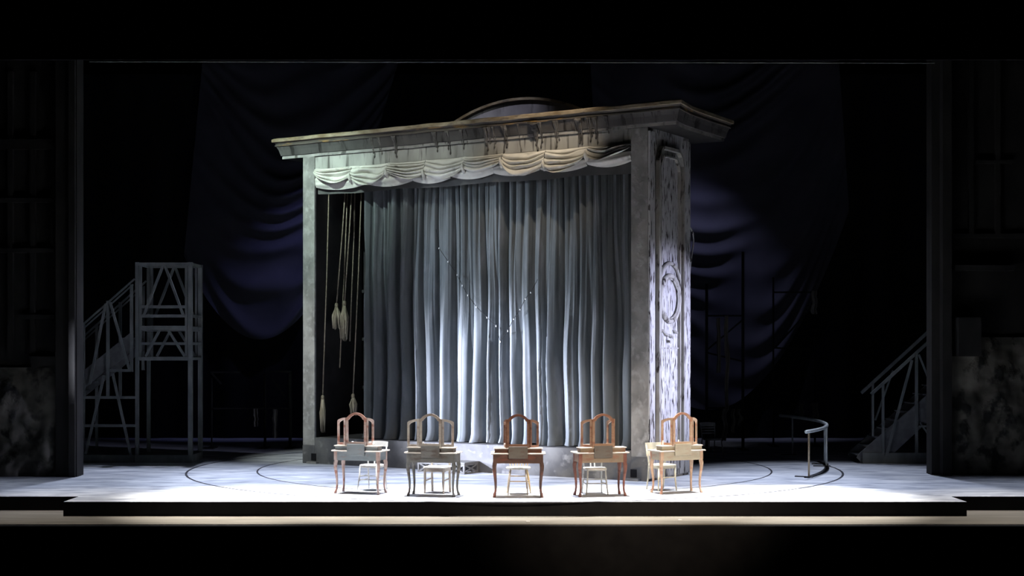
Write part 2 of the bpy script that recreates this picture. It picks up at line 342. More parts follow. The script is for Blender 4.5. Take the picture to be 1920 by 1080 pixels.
# cornice: profile swept along the plan
plan = [(-8.90,2.53), (-8.91,.62), (-9.008,0), (.588,0), (.49,.62), (.48,2.53)]
def offset(pl_, q):
    out = []; n = len(pl_)
    for i in range(n):
        def nr(a, c): d = Vector((c[0]-a[0], c[1]-a[1])).normalized(); return Vector((d.y, -d.x))
        ns = []
        if i: ns.append(nr(pl_[i-1], pl_[i]))
        if i < n-1: ns.append(nr(pl_[i], pl_[i+1]))
        if len(ns) == 2:
            m_ = (ns[0]+ns[1]).normalized(); k = q/max(.3, m_.dot(ns[0]))
        else: m_ = ns[0]; k = q
        y = pl_[i][1]+m_.y*k
        if i in (0, n-1): y += q
        out.append((pl_[i][0]+m_.x*k, y))
    return out
def sweep(prof, name, mt, cap_lo=False, cap_hi=False, sub=1):
    q = MB(); rows = []
    for (o_, z) in prof:
        pts = offset(plan, o_); fine = []
        for i in range(len(pts)-1):
            n = 60 if i == 2 else 8
            for k in range(n):
                t = k/n; fine.append((pts[i][0]*(1-t)+pts[i+1][0]*t, pts[i][1]*(1-t)+pts[i+1][1]*t))
        fine.append(pts[-1])
        rows.append([(x+.006*noise.noise(Vector((x*3, y*3, z*4))), y+.006*noise.noise(Vector((x*3+9, y*3, z*4))), z+.010*noise.noise(Vector((x*2.1, y*2.1, 5)))) for x, y in fine])
    n = len(rows[0]); vs = [p_ for r in rows for p_ in r]; fs = []
    for k in range(len(rows)-1):
        for i in range(n): j = (i+1) % n; fs.append((k*n+i, k*n+j, (k+1)*n+j, (k+1)*n+i))
    q.add(vs, fs); k0 = len(q.v)
    if cap_lo: q.add(vs[:n], [tuple(range(n))], 1)
    if cap_hi: q.add(vs[-n:], [tuple(range(n))], 1)
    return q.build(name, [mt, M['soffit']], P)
sweep([(.0,ZC+.06),(.02,ZC+.07),(.035,ZC+.13),(.05,ZC+.19),(.07,ZC+.24),(.085,ZC+.27)], 'frieze', M['frieze'], True, True)
sweep([(.085,ZC+.27),(.105,ZC+.275),(.105,ZC+.30),(.09,ZC+.31),(.10,ZC+.335),(.125,ZC+.36)], 'cornice', M['cornice'], True, True)
sweep([(.125,ZC+.36),(.148,ZC+.363),(.152,ZC+.37),(.152,ZC+.425),(.125,ZC+.442),(.10,ZC+.452),(.05,ZC+.455)], 'cornice_crown', M['crown'], True, True)
sweep([(0,ZC),(0,ZC+.06)], 'soffit_board', M['soffit_lip'], True, True)
def face_v(z):                                             # front of beam and frieze at height z
    return .02 if z < ZC else (-.005 if z < ZC+.06 else -.005-.09*(z-ZC-.06)/.21)
# drips running down from the cornice over the beam
for (px, pyb, wd) in ((700,296,.03),(714,290,.03),(742,296,.05),(818,285,.05),(842,290,.04),(868,280,.03),(876,268,.02),(912,283,.06),(917,270,.04),(925,278,.03),(945,286,.05),(950,272,.03),(974,284,.025),(1003,262,.13),(1006,282,.06),(1013,278,.04),(1041,278,.04),(1046,264,.03),(1085,270,.09),(1090,272,.05),(1105,266,.04),(1118,270,.05),(1140,250,.04)):
    u, zb = uz(px, pyb, -.02); n = 14; zt = ZC+.27; wd *= 2.1
    for strand in range(2 if wd > .06 else 1):
        q = MB(); pts = []; rs = []; zb2 = zb+(.10*strand); du = .03*strand*(1 if px % 2 else -1)
        for k in range(n+1):
            t = k/n; z_ = zt+(zb2-zt)*t
            pts.append((u+du+.03*noise.noise(Vector((px*.1+strand, t*3, 1))), face_v(z_), z_))
            rs.append(max(.007, wd*.42*(1-.8*t**.5)*(1+.6*noise.noise(Vector((px*.3, t*7, 2+strand))))+(.012 if k == n-1 else 0)))
        q.tube(pts, rs, 7); q.build('drip', M['tar'], lint, True)
# curved pediment on the rear edge
pc = -4.06; R_ = 3.69; zp = 7.93
def arc(r, n=40):
    h = math.acos((zp-R_+R_-.75-zp+R_)/R_) if False else math.asin(2.23/3.69)
    return [(pc+r*math.sin(-h+2*h*k/n), zp-R_+r*math.cos(-h+2*h*k/n)) for k in range(n+1)]
a_ = arc(R_-.04)
pd = MB().prism(a_, 1.96, 2.02).build('pediment', M['pediment'], P)
q = MB(); o_ = arc(R_); i_ = arc(R_-.055); n = len(o_)
vs = [(x,1.88,z) for x, z in o_]+[(x,1.88,z) for x, z in i_]+[(x,2.05,z) for x, z in o_]+[(x,2.05,z) for x, z in i_]; fs = []
for k in range(n-1): fs += [(k,k+1,n+k+1,n+k),(2*n+k,3*n+k,3*n+k+1,2*n+k+1),(k,2*n+k,2*n+k+1,k+1),(n+k,n+k+1,3*n+k+1,3*n+k)]
q.add(vs, fs); q.build('pediment_rim', M['crown'], pd)
# panelled side of the right pier
def pv(px): return vz(px, 550)[0]
def sidebar(path, wd, pr, name, mt, parent, closed=True):
    q = MB(); n = len(path)
    for i in range(n if closed else n-1):
        a, c = path[i], path[(i+1) % n]; q.bar((pr/2,a[0],a[1]), (pr/2,c[0],c[1]), wd, pr, (1,0,0))
    return q.build(name, mt, parent)
zlo = .50
for nm, xa, xb in (('stile', 1215.5, 1225), ('stile', 1281, 1291.5)):
    MB().box(0, .035, pv(xa), pv(xb), .05, 6.66).build(nm, M['peel'], P)
MB().box(0, .03, pv(1225), pv(1281), .05, .46).build('bottom_rail', M['peel'], P)
def shoulder(va, vb, z0, z1, c):
    return [(va,z0),(vb,z0),(vb,z1-c*1.6),(vb-c*.5,z1-c*.5),(vb-c*1.1,z1),(va+c*1.1,z1),(va+c*.5,z1-c*.5),(va,z1-c*1.6)]
va, vb = pv(1230), pv(1276)
ztop = vz(1250, 280)[1]
sidebar(shoulder(va, vb, zlo, ztop, .17), .06, .09, 'panel_moulding', M['peel_edge'], P)
sidebar(shoulder(va+.12, vb-.12, zlo+.12, ztop-.15, .15), .035, .06, 'panel_moulding', M['peel_edge'], P)
mc_v, mc_z = vz(1254, 553); rv = (pv(1271)-pv(1236))/2; rz = (vz(1254,517)[1]-vz(1254,603)[1])/2
mz = (vz(1254,517)[1]+vz(1254,603)[1])/2
def ell(k, a0=0, a1=360, n=48, dz=0): return [(.03, mc_v+rv*k*math.cos(math.radians(a0+(a1-a0)*i/n)), mz+dz+rz*k*math.sin(math.radians(a0+(a1-a0)*i/n))) for i in range(n+(0 if a1-a0 == 360 else 1))]
med = MB().tube(ell(1.0), .045, 8, True).build('medallion_ring', M['peel_edge'], P, True)
MB().tube(ell(.86), .02, 6, True).build('medallion_bead', M['peel_edge'], med, True)
MB().tube(ell(1.1, 20, 160, 30, .20), .035, 8).build('medallion_crest', M['peel_edge'], P, True)
for (px, py, rr) in ((1240,620,.06),(1247,627,.05),(1256,630,.055),(1264,622,.05),(1252,640,.04)):
    v_, z_ = vz(px, py); q = MB(); q.tube([(.0,v_-.08,z_+.03),(.04,v_-.03,z_),(.045,v_+.03,z_-.02),(.0,v_+.09,z_+.02)], [rr*.2,rr*.6,rr*.55,rr*.15], 7); q.build('carved_leaf', M['peel_edge'], P, True)
for xa, xb in ((1225.2,1228.6),(1231.8,1233.6),(1272.6,1274.4),(1277.4,1280.6)):
    MB().box(.0, .012, pv(xa), pv(xb), .50, ztop-.25).build('panel_groove', M['tar'], P)
q = MB(); vl, zl_ = vz(1238, 653); vr_, _ = vz(1272, 653); q.bar((.01,vl,zl_), (.01,vr_,zl_), .03, .03, (1,0,0)); q.build('panel_joint', M['peel_edge'], P)
q = MB(); pts = []
for (px, py) in ((1291,424),(1296,429),(1299,437),(1301,450),(1298,472),(1295,495),(1293,520),(1291,545)):
    v_, z_ = vz(px, py, .02); pts.append((.02, v_, z_))
q.tube(pts, [.012,.02,.018,.014,.016,.014,.012,.006], 6); q.build('torn_strip', M['peel'], P, True, 'thin torn strip of canvas curling off the edge')
# cable hatches in the post feet
for (px, py) in ((588,858),(1188,889)):
    u, z_ = uz(px, py, -.01)
    hb = MB().box(u-.065, u+.065, -.016, .0, z_-.06, z_+.09).build('cable_hatch', M['black'], P, label='small black cable hatch')
    MB().box(u-.14, u+.13, -.09, -.008, .004, .045).build('hatch_sill', M['plaster'], hb)

# ------------------------------------------------------------------ valance
V = empty('swagged_valance', P.matrix_basis @ Vector((0,0,0)) if False else O, ANG)
tag(V, 'cream gathered swag valance hanging along the top of the portal opening', 'valance')
pin = [596, 660, 728, 798, 872, 943, 1023, 1102, 1186]
pu = [max(ULi+.01, min(URi-.01, uz(x, 310, .02)[0])) for x in pin]; pu[0] = ULi+.01; pu[-1] = URi-.01
pz = [6.41, 6.27, 6.31, 6.22, 6.28, 6.33, 6.21, 6.34, 6.40]
random.seed(12)
for k in range(8):
    ua, ub = pu[k], pu[k+1]; za, zb_ = pz[k], pz[k+1]; sd = random.random()*50; nf = random.choice((4,4,5)); sk = random.uniform(-.35,.35); dp = random.uniform(.16,.32)
    def fn(s, t, ua=ua, ub=ub, za=za, zb_=zb_, sd=sd, nf=nf, sk=sk, dp=dp):
        ss = s+sk*s*(1-s)*2; c = 4*ss*(1-ss); c = c**.8
        pin_z = za*(1-s)+zb_*s
        top = ZL+.02
        # rows gather at the pins and fan out between them
        zpin = top+(pin_z-top)*min(1, t*1.15)-.05*t
        zmid = top-.02-(top-pin_z+dp)*t
        z = zpin*(1-c)+zmid*c
        ph = t*nf+.9*noise.noise(Vector((s*1.8, t*1.5, sd)))
        rid = abs(math.sin(PI*ph))**.55*(.65+.35*(1-(ph % 1.0)))
        amp = max(.05, .12+.10*noise.noise(Vector((s*2, t*2.5, sd))))*(.30+.7*c)*min(1, t*5)
        v = .045-.09*t**.7-amp*rid
        return (ua+(ub-ua)*s+.015*noise.noise(Vector((s*3, t*4, sd+9))), v, z)
    MB().grid(fn, 40, 70).build('swag', M['valance'], V, True, recalc=False)
    u_, z_ = ub, zb_
    if k < 7:
        q = MB(); q.tube([(u_-.01,-.075,z_+.03),(u_,-.10,z_-.02),(u_+.01,-.07,z_-.09),(u_+.012,-.03,z_-.17)], [.012,.03,.045,.03], 7); q.build('gather_knot', M['valance'], V, True)
hem = [594, 690, 775, 846, 927, 1013, 1102, 1186]
hu = [uz(x, 330, .06)[0] for x in hem]; hu[0] = ULi+.01; hu[-1] = URi-.01
for k in range(7):
    ua, ub = hu[k], hu[k+1]; lo = (6.00, 5.99, 5.99, 6.02, 6.02, 6.03, 6.06)[k]
    def fn(s, t, ua=ua, ub=ub, lo=lo, k=k):
        c = 4*s*(1-s); zt = 6.30; zb_ = lo+.05-.085*c
        return (ua+(ub-ua)*s, .06-.075*math.sin(t*PI)*(.5+.5*c)+.008*math.sin(t*14+s*5)-.02, zt+(zb_-zt)*t)
    MB().grid(fn, 24, 16).build('hem_scallop', M['valance'], V, True, recalc=False)
def fn(s, t):
    u = (ULi+.01)*(1-s)+(URi-.01)*s
    return (u, .11+.02*math.sin(s*60)*t, 6.40-(.49+.03*abs(math.sin(s*3.5*PI)))*t)
MB().grid(fn, 140, 8).build('lining', M['lining'], V, True, recalc=False)

# ------------------------------------------------------------------ curtain
C = empty('stage_curtain', O, ANG)
tag(C, 'tall slate blue pleated curtain hanging inside the portal', 'curtain')
random.seed(21)
uA, uB, vC = -6.98, -.24, .46
def foldtable(lo, hi):
    e = [uA]
    while e[-1] < uB: e.append(e[-1]+lo+(hi-lo)*random.random()**1.5)
    return e
FB = foldtable(.24, .52); FT = foldtable(.12, .27); FS = foldtable(.07, .16)
AB = [random.choice((.55,.85,1.0,1.2))*random.uniform(.9,1.1) for _ in FB]; AT = [random.uniform(.6, 1.15) for _ in FT]
import bisect
def phase(tab, u):
    i = min(max(bisect.bisect_right(tab, u)-1, 0), len(tab)-2); f = (u-tab[i])/(tab[i+1]-tab[i]); return i, f
def sq(f): c_ = math.cos(2*PI*f); return math.copysign(abs(c_)**.55, c_)+.10*math.cos(6*PI*f)
NU, NV = 1400, 64
def fn(s, t):
    u = uA+(uB-uA)*s; zt, zb = 6.36, ZB+.012
    z = zb+(zt-zb)*t
    ud = u+.07*noise.noise(Vector((u*.7, z*.40, 3)))+.05*noise.noise(Vector((u*1.3, z*.7, 8)))*(1-t)
    ud = min(max(ud, uA), uB-.001)
    i, f = phase(FB, ud); j, g = phase(FT, ud); k, h = phase(FS, ud)
    wid = FB[i+1]-FB[i]; a = AB[i]*(1-f)+AB[min(i+1, len(AB)-1)]*f
    wb = max(.30, min(1.0, (1-t)*1.25+.10)); wt = max(0, (t-.30)/.70)**.9
    v = vC-.155*a*wb*sq(f)*min(1.15, wid/.34)-.080*AT[j]*wt*sq(g)-.012*math.cos(2*PI*h)*(.4+.6*t)
    v += .025*noise.noise(Vector((u*3, z*.7, 1)))
    uu = u+.030*a*wb*math.sin(2*PI*f)*wid/.34+.018*wt*math.sin(2*PI*g)
    lowk = max(0, 1-(z-zb)/.22)
    v -= .10*lowk**2*(.6+.8*noise.noise(Vector((u*3.5, 0, 4))))
    z += .03*lowk*noise.noise(Vector((u*9, z*6, 2)))
    if z < zb: z = zb
    return (uu, v, z)
MB().grid(fn, NU, NV).build('cloth', M['curtain'], C, True, recalc=False)
MB().tube([(uA-.1, vC, 6.38), (uB+.02, vC, 6.38)], .025, 8).build('curtain_track', M['scaffold'], C)
# sagging cord with small bulbs pinned across the curtain
S = empty('bulb_cord', O, ANG)
tag(S, 'thin sagging cord with tiny pale bulbs pinned across the curtain', 'light cord')
cp = [(818,430),(823,465),(840,490),(857,515),(867,535),(877,553),(893,575),(913,595),(930,611),(938,640),(952,620),(963,598),(975,580),(985,560),(995,548),(1008,524)]
cl = []
for (px, py) in cp: u, z_ = uz(px, py, vC-.21); cl.append((u, vC-.21, z_))
MB().tube(cl, .006, 5).build('cord', M['scaffold'], S)
bulb = None
for i in range(1, len(cl)-1):
    if bulb is None:
        bulb = MB().lathe([(.004,.03),(.012,.025),(.014,.01),(.024,-.01),(.026,-.03),(.016,-.05),(.004,-.055)], (0,0,0), 8).build('bulb', M['white'], S, True); bulb.location = cl[i]; bulb.scale = (.38,.38,.45)
    else: share(bulb, cl[i], scale=(.38,.38,.45))

# ------------------------------------------------------------------ ropes with tassels inside the portal
def rope(top, bot, tlen, trad, label, vv=1.15, tail=0.0, tassel=True):
    ut, zt = uz(top[0], top[1], vv); ub, zb = uz(bot[0], bot[1], vv)
    o = empty('tasselled_rope' if tassel else 'hanging_rope', P.matrix_basis @ Vector((0,0,0)) if False else O, ANG)
    tag(o, label, 'rope', 'ropes hanging inside the portal')
    k = (6.66-zb)/(zt-zb); ut2 = ub+(ut-ub)*k
    MB().tube([(ut2, vv, 6.70), ((ut2+ub)/2+.015, vv, (6.70+zb)/2), (ub, vv, zb)], .014, 6).build('cord', M['rope'], o, True)
    if tassel:
        q = MB(); n = 12
        q.lathe([(.015,.05),(.035,.03),(.04,-.02),(.028,-.06)], (ub,vv,zb), 10)
        q.build('tassel_knot', M['rope'], o, True)
        q = MB(); random.seed(int(top[0]))
        for i in range(38):
            a = random.uniform(0, 2*PI); r0 = .025*random.random(); r1 = trad*(.45+.55*random.random()); ln = tlen*random.uniform(.72, 1.0)
            ca, sa = math.cos(a), math.sin(a)
            q.tube([(ub+r0*ca,vv+r0*sa,zb-.04),(ub+r1*ca,vv+r1*sa,zb-.05-ln*.45),(ub+r1*.8*ca+.02*random.uniform(-1,1),vv+r1*.8*sa,zb-.05-ln)], [.012,.02,.006], 5)
        q.build('tassel_strands', M['tassel'], o, True)
rope((648,345),(631,572), .50, .12, 'upper left pale frayed tassel on its rope inside the portal', .34)
rope((660,345),(646,568), .80, .10, 'longest darker tassel hanging right beside the pale one in the portal', .42)
rope((678,345),(662,742), .40, .09, 'low tassel on a thin rope nearest the left edge of the curtain', .36)
rope((617,345),(605,745), .75, .055, 'dim low tassel beside the left post of the portal', .16)
rope((652,345),(637,690), .0, .0, 'thin bare rope end hanging below the pale tassel', .50, tassel=False)
rope((666,345),(656,640), .0, .0, 'thin bare rope hanging between the two tassels and the long rope', .56, tassel=False)

# ------------------------------------------------------------------ lattice step
ls = empty('lattice_step', O, ANG)
ua = uz(815, 884, -.3)[0]
pc_ = fl(871, 889.6); rel = pc_-O; uc, vc = rel.dot(E1), rel.dot(E2)
tag(ls, 'low grey lattice sided step against the plinth behind second vanity', 'step')
u0, u1, v0, v1, zt = uc-1.15, uc, vc, -.012, .235
MB().bbox(u0-.01, u1+.01, v0-.01, v1, zt-.035, zt, .006).build('tread', M['lattice'], ls)
def xpanel(a, c):                                          # a lattice bay between two floor points
    a = Vector(a); c = Vector(c)
    for p_, q_ in (((a.x,a.y,.015),(c.x,c.y,.015)), ((a.x,a.y,zt-.05),(c.x,c.y,zt-.05))): MB().bar(p_, q_, .03, .03).build('rail', M['lattice'], ls)
    MB().bar((a.x,a.y,.02),(c.x,c.y,zt-.05), .02, .028).build('brace', M['lattice'], ls)
    MB().bar((c.x,c.y,.02),(a.x,a.y,zt-.05), .02, .028).build('brace', M['lattice'], ls)
vt = v0+.015
for k in range(3):
    a = u0+.02+k*(u1-u0-.04)/3; c = u0+.02+(k+1)*(u1-u0-.04)/3; xpanel((a,vt,0), (c,vt,0))
xpanel((u1-.02,vt,0), (u1-.02,v1-.02,0)); xpanel((u0+.02,vt,0), (u0+.02,v1-.02,0))
for k in range(4):
    a = u0+.02+k*(u1-u0-.04)/3; MB().box(a-.018, a+.018, vt-.018, vt+.018, 0, zt-.035).build('leg', M['lattice'], ls)
for a in (u0+.02, u1-.02): MB().box(a-.018, a+.018, v1-.038, v1-.004, 0, zt-.035).build('leg', M['lattice'], ls)

# ------------------------------------------------------------------ vanity tables
def cab_leg(sx, sy):
    pts = []; rs = []
    for z, o_, r in ((.62,.0,.034),(.58,.004,.036),(.53,.014,.037),(.46,.014,.031),(.36,.004,.025),(.25,-.006,.021),(.14,-.008,.0185),(.07,-.001,.018),(.035,.010,.024),(.012,.014,.027),(0,.012,.024)):
        pts.append((sx*(.39+o_), sy*(.155+o_), z)); rs.append(r)
    return MB().tube(pts, rs, 8)
def arch_outline(w, z0, zs, zt, n=14):
    o_ = [(-w, z0), (w, z0), (w, zs)]
    for k in range(n+1):
        x = w*.86*(1-2*k/n); t = abs(x)/(w*.86); o_.append((x, zs+.010+(zt-zs-.010)*(1-t*t)**.85))
    o_.append((-w, zs)); return o_
def wing_outline(w, z0, zi, zo, e, n=8):                   # hinge at x=0, runs to +x
    o_ = [(e, z0+e*1.1), (w-e, z0+e*1.1), (w-e, zo-e*1.2)]
    for k in range(n+1):
        t = k/n; x = (w-e)+(e-(w-e))*t; s_ = t*t*(3-2*t); o_.append((x, zo-e*1.2+(zi-zo)*(.22+.78*math.sin(t*PI/2)**.9) if k else zo-e*1.2+.004))
    return o_
def vanity(label, loc, yaw, wl, wr, m_top, m_body, m_leg, m_mir, m_panel):
    t = empty('vanity_table', (loc[0], loc[1], 0), math.radians(yaw)); tag(t, label, 'vanity table', 'row of five vanity tables')
    MB().bbox(-.465, .465, -.225, .225, .735, .758, .008).build('tabletop', m_top, t)
    MB().box(-.40, .40, -.185, -.165, .58, .735).build('apron', m_body, t, label='rear apron board')
    MB().box(-.40, .40, .165, .185, .60, .735).build('apron', m_body, t)
    for sx in (-1, 1):
        MB().box(sx*.41-.01, sx*.41+.01, -.165, .165, .59, .735).build('side_apron', m_body, t)
        for sy in (-1, 1):
            lg = cab_leg(sx, sy).build('leg', m_leg, t, True)
            MB().box(sx*.395-.03, sx*.395+.03, sy*.16-.03, sy*.16+.03, .585, .735).build('leg_block', m_leg, lg)
    for sx in (-1, 1):
        xa, xb = (.15, .40) if sx > 0 else (-.40, -.15)
        db = MB().box(xa, xb, -.19, .0, .758, .825).build('drawer_box', m_body, t)
        MB().box(xa+.02, xb-.02, 0, .012, .765, .818).build('drawer_front', m_body, db)
    MB().bbox(-.42, .42, -.205, .012, .825, .842, .005).build('shelf_top', m_top, t)
    MB().bbox(-.162, .162, -.232, -.207, .665, .868, .005).build('back_panel', m_panel, t, label='plain board bracing the mirror at the rear')
    n = 14
    MB().ringframe(arch_outline(.195, .845, 1.322, 1.418, n), arch_outline(.150, .905, 1.285, 1.378, n), -.212, -.186).build('mirror_frame', m_mir, t)
    for sx, ang in ((-1, wl), (1, wr)):
        W = .215; o_ = wing_outline(W, .848, 1.325, 1.262, 0.0); i_ = wing_outline(W, .848, 1.325, 1.262, .036)
        if sx < 0: o_ = [(-x, z) for x, z in o_]; i_ = [(-x, z) for x, z in i_]
        wg = MB().ringframe(o_, i_, -.013, .013).build('mirror_wing', m_mir, t)
        wg.location = (sx*.199, -.199, 0); wg.rotation_euler = (0, 0, math.radians(ang)*(1 if sx > 0 else -1))
    return t
def feet(*p):
    q = [fl(*a) for a in p]; s_ = Vector((0,0,0))
    for a in q: s_ += a
    return s_/len(q)
W_pink = wood('rose_grey_wood', (.36,.24,.205), (.46,.365,.335), (.27,.13,.10)); W_blue = wood('blue_grey_painted_wood', (.16,.19,.205), (.225,.25,.265), (.23,.14,.12), .58, .72)
W_grey = wood('worn_grey_wood', (.095,.095,.09), (.15,.147,.14), (.085,.068,.06)); W_greyl = wood('light_grey_frame', (.30,.265,.235), (.39,.35,.31), (.25,.20,.17))
W_dark = wood('dark_red_brown_wood', (.065,.034,.027), (.105,.058,.047), (.13,.048,.034)); W_darkp = wood('dull_brown_board', (.10,.087,.075), (.145,.13,.115), (.11,.062,.05), .56, .7)
W_cop = wood('coppery_wood', (.28,.165,.112), (.37,.24,.17), (.24,.11,.075)); W_rust = wood('rusty_brown_wood', (.15,.075,.05), (.22,.12,.085), (.12,.05,.035)); W_brown = wood('tan_brown_wood', (.21,.16,.115), (.28,.22,.16), (.24,.13,.09)); W_red = wood('reddish_leg_wood', (.16,.062,.047), (.22,.10,.076), (.12,.05,.04))
W_peach = wood('pale_peach_wood', (.44,.29,.20), (.52,.375,.275), (.42,.22,.15)); W_sand = wood('sandy_board', (.34,.30,.22), (.41,.37,.285), (.36,.25,.18), .56, .7)
W_top = wood('pale_worn_tabletop', (.50,.46,.41), (.62,.58,.53), (.44,.36,.31))
c = feet((628.2,924.8),(706.5,927.4),(724,924.8),(647,921)); T1 = vanity('blue-grey vanity table with rosy legs, leftmost in the row', c, -17, 28, 80, W_top, W_blue, W_pink, W_pink, W_blue)
c = feet((764.4,930),(853.5,931.8),(773.4,926.6),(860.5,928.3)); T2 = vanity('dull grey vanity table with all three mirror frames opened nearly flat', c, -12, 6, 34, W_top, W_grey, W_grey, W_greyl, W_grey)
c = fl(971.5, 933)+Vector((0,.165,0)); T3 = vanity('dark red-brown vanity table standing in the middle of the row', c, 0, 80, 47, W_top, W_dark, W_dark, W_rust, W_darkp)
c = feet((1086,931.7),(1173.4,929.5),(1076.7,928.8),(1162,926.5)); T4 = vanity('tan brown vanity table with red legs and right mirror wing folded back', c, 13, 45, 109, W_top, W_brown, W_red, W_cop, W_darkp)
c = feet((1240,927),(1316.4,923.3),(1220.4,924.2),(1296,920)); T5 = vanity('pale peach vanity table at right before the panelled pier', c, 24, 58, 38, W_top, W_sand, W_peach, W_peach, W_sand)
# small white jars and candles on the shelves
jar = None
for tb, lx, ly, kx, kz, lab in ((T1,-.11,-.10,1.0,1.0,'small white jar behind the middle mirror of leftmost vanity'), (T1,.27,-.06,1.1,1.2,'small white jar behind the right mirror wing of leftmost vanity'),
                          (T2,-.155,-.10,.55,1.4,'slim white candle on the grey vanity shelf'), (T3,-.23,-.05,.7,1.1,'slim white candle on the dark middle vanity shelf'),
                          (T5,-.30,-.05,.7,1.3,'white candle behind the left mirror wing of peach vanity'), (T5,-.005,-.08,.7,1.4,'white candle behind the middle mirror of peach vanity')):
    wp = Matrix.Translation(tb.location) @ Matrix.Rotation(tb.rotation_euler.z, 4, 'Z') @ Vector((lx, ly, .842))
    if jar is None:
        jar = MB().lathe([(.019,0),(.021,.004),(.021,.040),(.017,.045),(.018,.047),(.018,.062),(.014,.064)], (0,0,0), 14).build('white_jar', M['white'], None, True); jj = jar
    else: jj = share(jar)
    jj.location = wp; jj.scale = (kx, kx, kz); tag(jj, lab, 'jar' if 'jar' in lab else 'candle', 'small white things on the vanity shelves')
    if 'candle' in lab: jj.name = 'white_candle'

# ------------------------------------------------------------------ chairs (front faces -y)
def seat_outline(w, dp, n=28, p=3.2):
    o_ = []
    for k in range(n):
        a = 2*PI*k/n; c_, s_ = math.cos(a), math.sin(a)
        o_.append((w*abs(c_)**(2/p)*(1 if c_ >= 0 else -1), dp*abs(s_)**(2/p)*(1 if s_ >= 0 else -1)))
    return o_
def chair_root(label, loc, yaw):
    t = empty('chair', (loc[0], loc[1], 0), math.radians(yaw)); tag(t, label, 'chair'); return t
def seat_part(t, w, dp, z0, z1, m_, p=3.2):
    o_ = seat_outline(w, dp, 28, p); q = MB()
    rows = [([(x*.96, y*.96) for x, y in o_], z0), (o_, z0+.008), (o_, z1-.008), ([(x*.95, y*.95) for x, y in o_], z1)]
    vs = [(x,y,z) for r, z in rows for x, y in r]; n = 28
    fs = [(k*n+i, k*n+(i+1)%n, (k+1)*n+(i+1)%n, (k+1)*n+i) for k in range(3) for i in range(n)]+[tuple(range(n-1,-1,-1)), tuple(range(3*n,4*n))]
    q.add(vs, fs); return q.build('seat', m_, t)
def cafe_chair(label, loc, yaw, m_, m_seat, slats='v', top=.84):
    t = chair_root(label, loc, yaw)
    seat_part(t, .20, .20, .435, .46, m_seat, 3.0)
    MB().tube([(x*.93, y*.93, .425) for x, y in seat_outline(.20, .20, 28, 3.0)], .013, 6, True).build('seat_ring', m_, t, True)
    for sx in (-1, 1):
        MB().tube([(sx*.155,-.15,.44),(sx*.165,-.17,.25),(sx*.19,-.205,0)], [.015,.014,.011], 8).build('leg', m_, t, True)
        MB().tube([(sx*.175,.275,0),(sx*.165,.235,.22),(sx*.16,.20,.44),(sx*.172,.225,.62),(sx*.182,.265,top-.03)], [.011,.014,.015,.014,.012], 8).build('rear_leg', m_, t, True)
    pts = []
    q = MB()
    def tr(s, tt): x = -.20+.40*s; return (x, .245+.045*(1-(2*s-1)**2)+.012*tt, top-.085+.085*tt+.012*(1-(2*s-1)**2)*tt)
    def trb(s, tt): a = tr(1-s, tt); return (a[0], a[1]+.016, a[2])
    q.grid(tr, 14, 3); q.grid(trb, 14, 3)
    e = [tr(i/14, 1) for i in range(15)]; e2 = [tr(i/14, 0) for i in range(15)]
    for ee in (e, e2): q.add([a for a in ee]+[(a[0],a[1]+.016,a[2]) for a in ee], [(i,i+1,16+i,15+i) for i in range(14)])
    for s_ in (0, 1): a, d_ = tr(s_,0), tr(s_,1); q.add([a, d_, (d_[0],d_[1]+.016,d_[2]), (a[0],a[1]+.016,a[2])], [(0,1,2,3)])
    q.build('top_rail', m_, t)
    if slats == 'v':
        for x in (-.035, .035): MB().bar((x,.20,.46), (x*1.1,.283,top-.07), .022, .012, (0,1,0)).build('back_slat', m_, t)
    else:
        for z, w_ in ((.56,.155),(.62,.16),(.68,.165)): MB().bar((-w_,.215+(z-.46)*.14,z), (w_,.215+(z-.46)*.14,z), .014, .028).build('back_slat', m_, t)
    for z in (.20, .27):
        MB().tube([(-.17,-.17,z),(.17,-.17,z)], .009, 6).build('stretcher', m_, t, True)
        for sx in (-1, 1): MB().tube([(sx*.168,-.175,z-.015),(sx*.166,.235,z-.015)], .009, 6).build('stretcher', m_, t, True)
    MB().tube([(-.165,.238,.23),(.165,.238,.23)], .009, 6).build('stretcher', m_, t, True)
    return t
def square_chair(label, loc, yaw, m_, m_seat):
    t = chair_root(label, loc, yaw)
    seat_part(t, .215, .20, .44, .465, m_seat, 7)
    for sx in (-1, 1):
        q = MB(); q.tube([(sx*.17,-.16,.44),(sx*.17,-.16,.2),(sx*.175,-.165,0)], [.026,.023,.016], 4); q.build('leg', m_, t)
        MB().bar((sx*.165,.21,0), (sx*.165,.175,.45), .032, .032).build('rear_leg', m_, t)
        MB().bar((sx*.165,.178,.45), (sx*.165,.245,.84), .030, .026).build('back_post', m_, t)
        MB().bar((sx*.168,-.15,.22), (sx*.165,.19,.24), .018, .022).build('stretcher', m_, t)
        MB().bar((sx*.17,-.15,.41), (sx*.165,.18,.41), .02, .055).build('seat_rail', m_, t)
    MB().bar((-.165,-.16,.41), (.165,-.16,.41), .02, .055).build('seat_rail', m_, t)
    for z in (.81, .68, .57): MB().bar((-.16,.18+(z-.45)*.17,z), (.16,.18+(z-.45)*.17,z), .018, .06 if z > .8 else .035).build('back_rail', m_, t)
    return t
